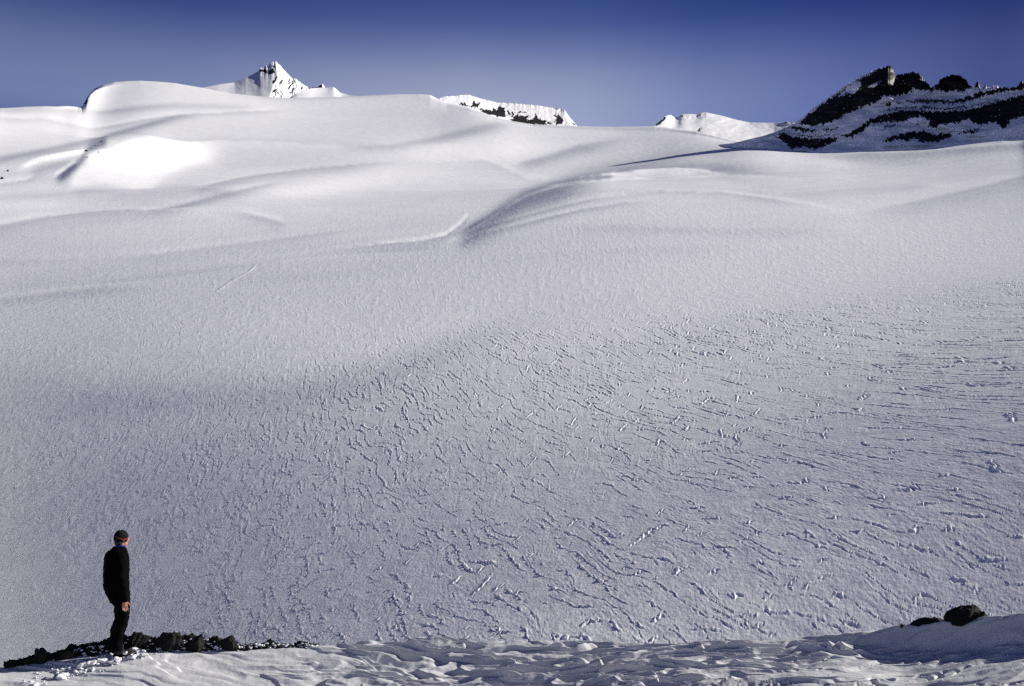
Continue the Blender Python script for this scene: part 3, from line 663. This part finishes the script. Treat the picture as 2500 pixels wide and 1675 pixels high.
def lump(name, u, v0, v1, wpx, r, mat, seed, label, cat, group=None, sub=4, cuts=12, rough=.16, dep=.8, asym=0):
    """a stone whose top shows at pixel height v0 and whose foot sinks to v1"""
    x, y, zt = at(u, v0, r); zb = at(u, v1, r)[2]; s = r/F
    h = (zt-zb); c, f = stone((wpx*s/2*1.15, wpx*s/2*dep, h*1.12), sub, seed, cuts, rough)
    if asym: c[:, 0] += asym*wpx*s/2*(c[:, 2]/h)
    o = raw_mesh(name, c, f, mat, smooth=False); o.location = (x, y, zb)
    return tag(o, label, cat, group)
for (u, v0, v1, w, r, sd, lb) in ((99, 1586, 1612, 34, 18.0, 5, 'dark knobbly rock at the low outer end of the rubble bank'), (160, 1582, 1604, 46, 18.0, 8, 'flat dark rock in the rubble bank left of the standing person'),
                                  (414, 1541, 1572, 50, 18.0, 3, 'highest dark rock of the rubble bank, right of the standing person'), (338, 1545, 1568, 36, 18.0, 9, 'dark rock just right of the standing person'),
                                  (480, 1549, 1576, 44, 18.0, 14, 'dark rock on the rubble bank beyond its highest rock'), (566, 1556, 1582, 44, 18.0, 21, 'rounded dark rock where the main rubble bank ends'),
                                  (661, 1563, 1582, 34, 18.05, 27, 'small dark rock on the thin detached strip of rubble'), (738, 1563, 1577, 30, 18.05, 32, 'last small dark rock at the thin end of the rubble strip')):
    lump('rock', u, v0, v1, w, r, M_rub, sd, lb, 'rock', 'rocks in the rubble bank', sub=4, rough=.22)
lump('boulder', 2366, 1479, 1512, 98, 18.12, M_bld, 61, 'largest black boulder, rounded, high on the right of the near crest', 'boulder', 'boulders on the near crest', 5, 9, .14, .7, -.22)
lump('boulder', 2272, 1510, 1530, 78, 18.10, M_bld, 46, 'middle black boulder with snow flecks, on the near crest', 'boulder', 'boulders on the near crest', 5, 9, .15, .7, .08)
lump('boulder', 2209, 1522, 1542, 40, 18.0, M_bld, 52, 'smallest black boulder, angular, lowest of the three on the near crest', 'boulder', 'boulders on the near crest', 4, 8, .12, .8, -.2)
# far rocks poking out at the broken snow on the left
for i, (u, v, w, h, lb) in enumerate(((5, 438, 9, 13, 'dark far rock at the very edge beside the broken snow'), (19, 419, 6, 11, 'thin dark far rock on the lower lip of the broken snow'), (46, 404, 5, 5, 'tiny dark far rock on the lip of the snow lens'),
                        (212, 370, 10, 8, 'dark far rock at the head of the gash beside the white hump'), (224, 363, 5, 5, 'tiny dark far rock just above the gash'), (233, 356, 6, 5, 'small far rock in the row rising from the gash'),
                        (247, 347, 6, 6, 'topmost dark far rock of the row above the gash'), (240, 373, 5, 6, 'slanting dark far rock on the left shoulder of the white hump'),
                        (212, 385, 8, 5, 'dark far rock on the edge of the white hump below the gash head'), (203, 408, 3, 3, 'dot of dark rock on the left flank of the white hump'))):
    p, r = hit(u, v); s = r/F; c, f = stone((w*s/2, w*s/2, h*s/2), 2, 60+i, 6, .2)
    o = raw_mesh('far_rock', c, f, M_frk, smooth=False); o.location = (p[0], p[1], p[2]); tag(o, lb, 'rock', 'far rocks at the broken snow')

# ------------------------------------------------------------------ broken snow round the feet
g = np.random.default_rng(5); CH = [stone((1, .8, .55), 3, 100+i, 7, .12) for i in range(6)]
CHM = []
for c, f in CH:
    o = raw_mesh('snow_chunk', c, f, M_clod, smooth=False); CHM.append(o.data); bpy.data.objects.remove(o)
spots = []
for i in range(20): spots.append((g.uniform(272, 345), g.uniform(1578, 1600), g.uniform(5, 11)))
for i in range(26):
    t = g.random(); spots.append((345-150*t+g.normal()*9, 1598+30*t+g.normal()*6, g.uniform(4, 12)))
for i in range(12):
    t = g.random(); spots.append((215-130*t+g.normal()*8, 1628+42*t+g.normal()*4, g.uniform(5, 15)))
for i, (u, v, w) in enumerate(spots):
    x, y, z = ghit(u, v); s = 17.2/F*w*.75*(1.5 if i < 46 else 1.2)
    o = bpy.data.objects.new('snow_chunk', CHM[i % 6]); C.objects.link(o); o.location = (x, y, z+s*.22); o.scale = (s*1.3, s, s*.9)
    o.rotation_euler = (g.uniform(-.3, .3), g.uniform(-.3, .3), g.uniform(0, 6))
    tag(o, 'lump of broken white snow kicked up by the boots of the standing person', 'snow chunk', 'snow chunks round the feet of the person')
parts = []
for i in range(420):
    if i < 260: t = g.random()**1.3; u, v = 350-260*t+g.normal()*22, 1585+75*t+g.normal()*9
    elif i < 330: u, v = g.uniform(320, 600), g.uniform(1574, 1592)
    else: u, v = g.uniform(1700, 2480), g.uniform(1590, 1672)
    x, y, z = ghit(u, v); s = g.uniform(.006, .02) if i < 330 else g.uniform(.006, .012)
    c, f = stone((s, s, s*.7), 1, i, 3, .2); parts.append((c+np.array([x, y, z+s*.4]), f))
for i, (x, y, z, s_) in enumerate(RSNOW):
    c, f = stone((s_*1.4, s_, s_*.7), 1, 900+i, 3, .2); parts.append((c+np.array([x, y, z]), f))
co, fa = merge(parts); tag(raw_mesh('snow_crumbs', co, fa, M_clod, smooth=False), 'small crumbs of snow scattered over the near crust', 'snow crumbs', kind='stuff')

# ------------------------------------------------------------------ the person
def loft(rings, seg=32, expn=2.3):
    """rings: (centre, half sizes, axis frame) -> closed tube"""
    co = []; fa = []
    for c, a, b, ax, bx in rings:
        for k in range(seg):
            t = 2*math.pi*k/seg; ct, st_ = math.cos(t), math.sin(t)
            p = Vector(c) + Vector(ax)*(a*math.copysign(abs(ct)**(2/expn), ct)) + Vector(bx)*(b*math.copysign(abs(st_)**(2/expn), st_)); co.append(p[:])
    n = len(rings)
    for i in range(n-1):
        for k in range(seg): fa.append([i*seg+k, i*seg+(k+1) % seg, (i+1)*seg+(k+1) % seg, (i+1)*seg+k])
    fa.append(list(range(seg))[::-1]); fa.append([(n-1)*seg+k for k in range(seg)])
    return np.array(co), fa
XA, YA = (1, 0, 0), (0, 1, 0)
def vloft(rs, seg=32, expn=2.3, cy=0): return loft([((cx, cy, z), a, b, XA, YA) for z, cx, a, b in rs], seg, expn)
def tube(pts, rad, seg=20):
    rs = []
    P = [Vector(p) for p in pts]
    for i, p in enumerate(P):
        d = (P[min(i+1, len(P)-1)] - P[max(i-1, 0)]).normalized(); s_ = d.cross(Vector((0, 1, 0))).normalized(); b = d.cross(s_)
        rs.append((p[:], rad[i], rad[i], s_[:], b[:]))
    return loft(rs, seg, 2)
def smooth_pts(pts, rad, n=5):
    o, r = [], []
    for i in range(len(pts)-1):
        for k in range(n):
            t = k/n; o.append(tuple(pts[i][j]*(1-t)+pts[i+1][j]*t for j in range(3))); r.append(rad[i]*(1-t)+rad[i+1]*t)
    o.append(pts[-1]); r.append(rad[-1])
    for _ in range(3):
        o = [o[0]] + [tuple((o[i-1][j]+2*o[i][j]+o[i+1][j])/4 for j in range(3)) for i in range(1, len(o)-1)] + [o[-1]]
    return o, r
def ball(c, s, yaw=0):
    cc, f = ICO[4]; cc = cc*np.array(s); R_ = np.array([[math.cos(yaw), -math.sin(yaw), 0], [math.sin(yaw), math.cos(yaw), 0], [0, 0, 1]]); return cc@R_.T+np.array(c), [list(q) for q in f]
def fuse(name, parts, mat, parent, voxel=None, wrinkle=0, smooth=True, seed=0):
    co = []; fa = []; k = 0
    for c, f in parts:
        co += [tuple(p) for p in c]; fa += [[i+k for i in q] for q in f]; k += len(c)
    me = bpy.data.meshes.new(name); me.from_pydata(co, [], fa); me.validate()
    bm = bmesh.new(); bm.from_mesh(me); bmesh.ops.recalc_face_normals(bm, faces=bm.faces); bm.to_mesh(me); bm.free()
    o = bpy.data.objects.new(name, me); C.objects.link(o)
    if voxel:
        m = o.modifiers.new('r', 'REMESH'); m.mode = 'VOXEL'; m.voxel_size = voxel
        m2 = o.modifiers.new('s', 'SMOOTH'); m2.iterations = 3; m2.factor = .5
        dg = bpy.context.evaluated_depsgraph_get(); nm = bpy.data.meshes.new_from_object(o.evaluated_get(dg)); o.modifiers.clear(); o.data = nm; me = nm
        bm = bmesh.new(); bm.from_mesh(me); bm.verts.ensure_lookup_table(); seen = set(); comps = []      # keep the one continuous surface
        for v0 in bm.verts:
            if v0.index in seen: continue
            st_ = [v0]; seen.add(v0.index); comp = []
            while st_:
                a_ = st_.pop(); comp.append(a_)
                for e_ in a_.link_edges:
                    b_ = e_.other_vert(a_)
                    if b_.index not in seen: seen.add(b_.index); st_.append(b_)
            comps.append(comp)
        big = max(len(c_) for c_ in comps)
        bmesh.ops.delete(bm, geom=[v_ for c_ in comps if len(c_) < big for v_ in c_], context='VERTS'); bm.to_mesh(me); bm.free()
    if wrinkle:
        n = len(me.vertices); c = np.empty(n*3, np.float32); me.vertices.foreach_get('co', c); c = c.reshape(-1, 3).astype(float)
        nr = np.empty(n*3, np.float32); me.vertices.foreach_get('normal', nr); nr = nr.reshape(-1, 3)
        a = wrinkle*fbm(c[:, 0]*7+c[:, 1]*5, c[:, 2]*13+c[:, 1]*4, 3, seed+500); c = c + nr*a[:, None]; me.vertices.foreach_set('co', c.astype(np.float32).ravel()); me.update()
    me.polygons.foreach_set('use_smooth', np.full(len(me.polygons), smooth)); me.materials.clear(); me.materials.append(mat); o.parent = parent
    return o
def person():
    fx, fy, fz = ghit(284, 1598); root = bpy.data.objects.new('person', None); C.objects.link(root)
    root.scale = (.96, .96, 1.0); root.location = (fx, fy, fz-.01); root.rotation_euler = (0, 0, math.radians(30))
    tag(root, 'person in black jacket, trousers and cap standing on rubble, facing the far snow', 'person')
    skin = simple('skin', [(.3, (.30, .13, .09)), (.7, (.42, .19, .13))], 20, .5, .001, 90, .4)
    cloth = simple('black_fleece', [(.3, (.0015, .0015, .0015)), (.7, (.0035, .0035, .004))], 60, .95, .002, 300, .02)
    trs = simple('black_trouser_cloth', [(.3, (.0018, .0018, .002)), (.7, (.004, .004, .0045))], 40, .95, .002, 200, .03)
    capm = simple('black_knit', [(.3, (.006, .006, .006)), (.7, (.014, .013, .013))], 90, .95, .002, 300, .1)
    red = simple('red_cord', [(.3, (.38, .05, .03)), (.7, (.5, .08, .05))], 60, .7, .001)
    blue = simple('blue_cloth', [(.3, (.015, .03, .16)), (.7, (.04, .07, .30))], 60, .8, .001)
    boot = simple('dark_boot_leather', [(.3, (.004, .0035, .003)), (.7, (.012, .010, .009))], 30, .8, .002)
    hairm = simple('dark_hair', [(.3, (.008, .006, .005)), (.7, (.02, .014, .01))], 90, .6, .002)
    hy = math.radians(12)                                       # the head turned further away
    def hd(x, y, z): return (-.015 + x*math.cos(hy)-y*math.sin(hy), x*math.sin(hy)+y*math.cos(hy), 1.645+z)
    # body: trunk, limbs, neck and head as one surface
    parts = [vloft([(.80, .0, .08, .13), (.90, -.01, .09, .14), (1.0, -.03, .10, .14), (1.12, -.035, .11, .145), (1.28, -.05, .12, .17), (1.38, -.058, .11, .18), (1.44, -.055, .08, .14), (1.48, -.05, .062, .08), (1.53, -.035, .056, .058), (1.60, -.02, .056, .056)], 32)]
    for pts, rad in (([(.02, -.085, .92), (.04, -.09, .72), (.062, -.095, .50), (.01, -.095, .32), (-.02, -.095, .12), (-.015, -.095, .04)], [.070, .078, .056, .056, .040, .042]),
                     ([(.02, .085, .92), (.035, .09, .72), (.045, .095, .50), (.0, .095, .32), (-.01, .095, .12), (-.005, .095, .04)], [.070, .078, .056, .056, .040, .042]),
                     ([(-.055, -.10, 1.40), (-.055, -.185, 1.37), (-.055, -.215, 1.24), (-.045, -.235, 1.10), (.0, -.23, .92), (.03, -.222, .79), (.036, -.221, .73)], [.06, .062, .052, .043, .038, .028, .020]),
                     ([(-.055, .10, 1.40), (-.05, .185, 1.37), (-.03, .215, 1.24), (.0, .235, 1.10), (.02, .22, .94), (.035, .20, .82), (.042, .20, .755)], [.06, .062, .052, .043, .038, .028, .020])):
        p_, r_ = smooth_pts(pts, rad, 5); parts.append(tube(p_, r_, 20))
    parts += [ball(hd(0, 0, .02), (.098, .078, .105), hy), ball(hd(.035, 0, -.055), (.058, .052, .062), hy)]      # skull and jaw
    parts += [ball(hd(.100, 0, -.005), (.020, .012, .028), hy), ball(hd(.088, 0, -.052), (.014, .024, .008), hy), ball(hd(.080, 0, -.088), (.02, .022, .016), hy)]  # nose, mouth, chin
    parts += [ball(hd(-.005, sd*.080, .0), (.020, .009, .032), hy) for sd in (-1, 1)]                               # ears
    def hand(w, d, sd):
        """palm, four fingers of unequal length and a thumb leaving the side of the palm"""
        W_ = Vector(w); D = Vector(d).normalized(); F_ = Vector((1, 0, 0)); F_ = (F_ - D*F_.dot(D)).normalized(); Nn = D.cross(F_)
        pr = [loft([((W_ + D*t_)[:], a, b, F_[:], Nn[:]) for t_, a, b in ((-.02, .026, .02), (.0, .028, .018), (.03, .038, .017), (.065, .043, .016), (.088, .041, .013))], 20, 2.4)]
        for k, (off, ln) in enumerate(((.032, .070), (.011, .080), (-.011, .074), (-.031, .058))):
            base = W_ + D*.075 + F_*off; cur = -sd*Nn
            p1 = base + D*ln*.42 + F_*off*.10; p2 = p1 + (D*.92 + cur*.38).normalized()*ln*.34; p3 = p2 + (D*.75 + cur*.65).normalized()*ln*.28
            pts, rd = smooth_pts([base[:], p1[:], p2[:], p3[:]], [.0105, .0098, .009, .0075], 3); pr.append(tube(pts, rd, 12))
        b0 = W_ + D*.022 + F_*.028; pts, rd = smooth_pts([b0[:], (b0 + (D*.6+F_*.8).normalized()*.035)[:], (b0 + (D*.75+F_*.65).normalized()*.075 - sd*Nn*.010)[:]], [.013, .011, .009], 4); pr.append(tube(pts, rd, 12))
        return pr
    parts += hand((.033, -.222, .775), (.10, .02, -1), -1) + hand((.037, .20, .80), (.10, 0, -1), 1)
    fuse('body', parts, skin, root, voxel=.0044)
    # jacket with sleeves
    jk = [vloft([(.705, .025, .10, .165), (.74, .01, .135, .18), (.80, -.005, .155, .19), (.86, -.028, .168, .20), (.895, -.040, .170, .20), (.93, -.050, .182, .212), (1.02, -.060, .186, .216), (1.12, -.066, .186, .218), (1.25, -.068, .186, .224),
                 (1.36, -.072, .182, .226), (1.43, -.070, .170, .215), (1.475, -.064, .146, .185), (1.515, -.054, .112, .135), (1.55, -.042, .074, .082)], 48)]
    p_, r_ = smooth_pts([(-.06, -.15, 1.42), (-.055, -.215, 1.33), (-.045, -.25, 1.10), (.0, -.245, .92), (.03, -.225, .765)], [.085, .082, .068, .060, .050], 6); jk.append(tube(p_, r_, 24))
    p_, r_ = smooth_pts([(-.06, .15, 1.42), (-.04, .215, 1.33), (-.01, .25, 1.10), (.015, .235, .94), (.033, .20, .80)], [.085, .082, .068, .060, .050], 6); jk.append(tube(p_, r_, 24))
    J = fuse('jacket', jk, cloth, root, voxel=.010, wrinkle=.010, seed=1)
    col = [loft([((-.045+.012*k, 0, 1.525+.014*k), .072-.001*k, .078-.001*k, (math.cos(.18), 0, -math.sin(.18)), YA) for k in range(4)], 32, 2)]
    fuse('collar', col, blue, root, voxel=.006)
    zp = [loft([((.045+.05*t-.05*t*t, -.045+.005*t, 1.525-.16*t), .006, .004, YA, (1, 0, 0)) for t in (0, .25, .5, .75, 1)], 8, 2)]
    fuse('zip', zp, blue, J)
    # trousers
    tr = [vloft([(.70, .03, .115, .165), (.78, .025, .13, .175), (.90, .01, .13, .165), (.96, -.01, .12, .155)], 40)]
    for s_, kx, ax in ((-1, .060, -.015), (1, .045, -.005)):
        p_, r_ = smooth_pts([(.03, s_*.085, .80), (.045, s_*.088, .66), (kx, s_*.09, .49), (kx-.055, s_*.09, .34), (ax, s_*.09, .20), (ax, s_*.09, .07)], [.115, .098, .080, .082, .078, .084], 6); tr.append(tube(p_, r_, 28))
    fuse('trousers', tr, trs, root, voxel=.009, wrinkle=.009, seed=4)
    # boots
    for s_, ax in ((-1, -.015), (1, -.005)):
        b = [loft([((ax+.10, s_*.095, .035), .145, .048, XA, YA), ((ax+.10, s_*.095, .0), .15, .052, XA, YA)][::-1], 24, 2.6), loft([((ax+.03, s_*.095, z), a, b_, XA, YA) for z, a, b_ in ((.02, .075, .045), (.06, .085, .048), (.10, .065, .046), (.15, .055, .046))], 24, 2.4), ball((ax+.17, s_*.095, .045), (.085, .046, .045))]
        B_ = fuse('boot', b, boot, root, voxel=.008)
        so_ = fuse('sole', [loft([((ax+.10, s_*.095, z), .158, .056, XA, YA) for z in (-.018, .012)], 24, 2.8)], trs, B_)
    # knitted cap reaching down over the ears and nape, with its thin red edge
    cp = []
    rs = []
    for k in range(13):
        a = math.radians(-38+k*10.5); rs.append((hd(-.012-.010*max(0, -math.sin(a)), 0, .028+.112*math.sin(a)), .112*math.cos(a)*(.96 if a < 0 else 1)+.002, .094*math.cos(a)+.002, (math.cos(hy), math.sin(hy), 0), (-math.sin(hy), math.cos(hy), 0)))
    cp.append(loft(rs, 36, 2.1)); CP = fuse('cap', cp, capm, root, voxel=.006, wrinkle=.002, seed=9)
    fuse('hair', [ball(hd(-.045, 0, -.045), (.062, .072, .062), hy)], hairm, root, voxel=.006)
    ring = []
    for k in range(49):
        t = 2*math.pi*k/48; sag = -.052*math.sin(t)**2*(1 if True else 1)
        ring.append(hd(-.012+.1135*math.cos(t)*1.0, .0985*math.sin(t), .052+sag))
    fuse('cap_trim', [tube(ring, [.0032]*49, 8)], red, CP)
person()
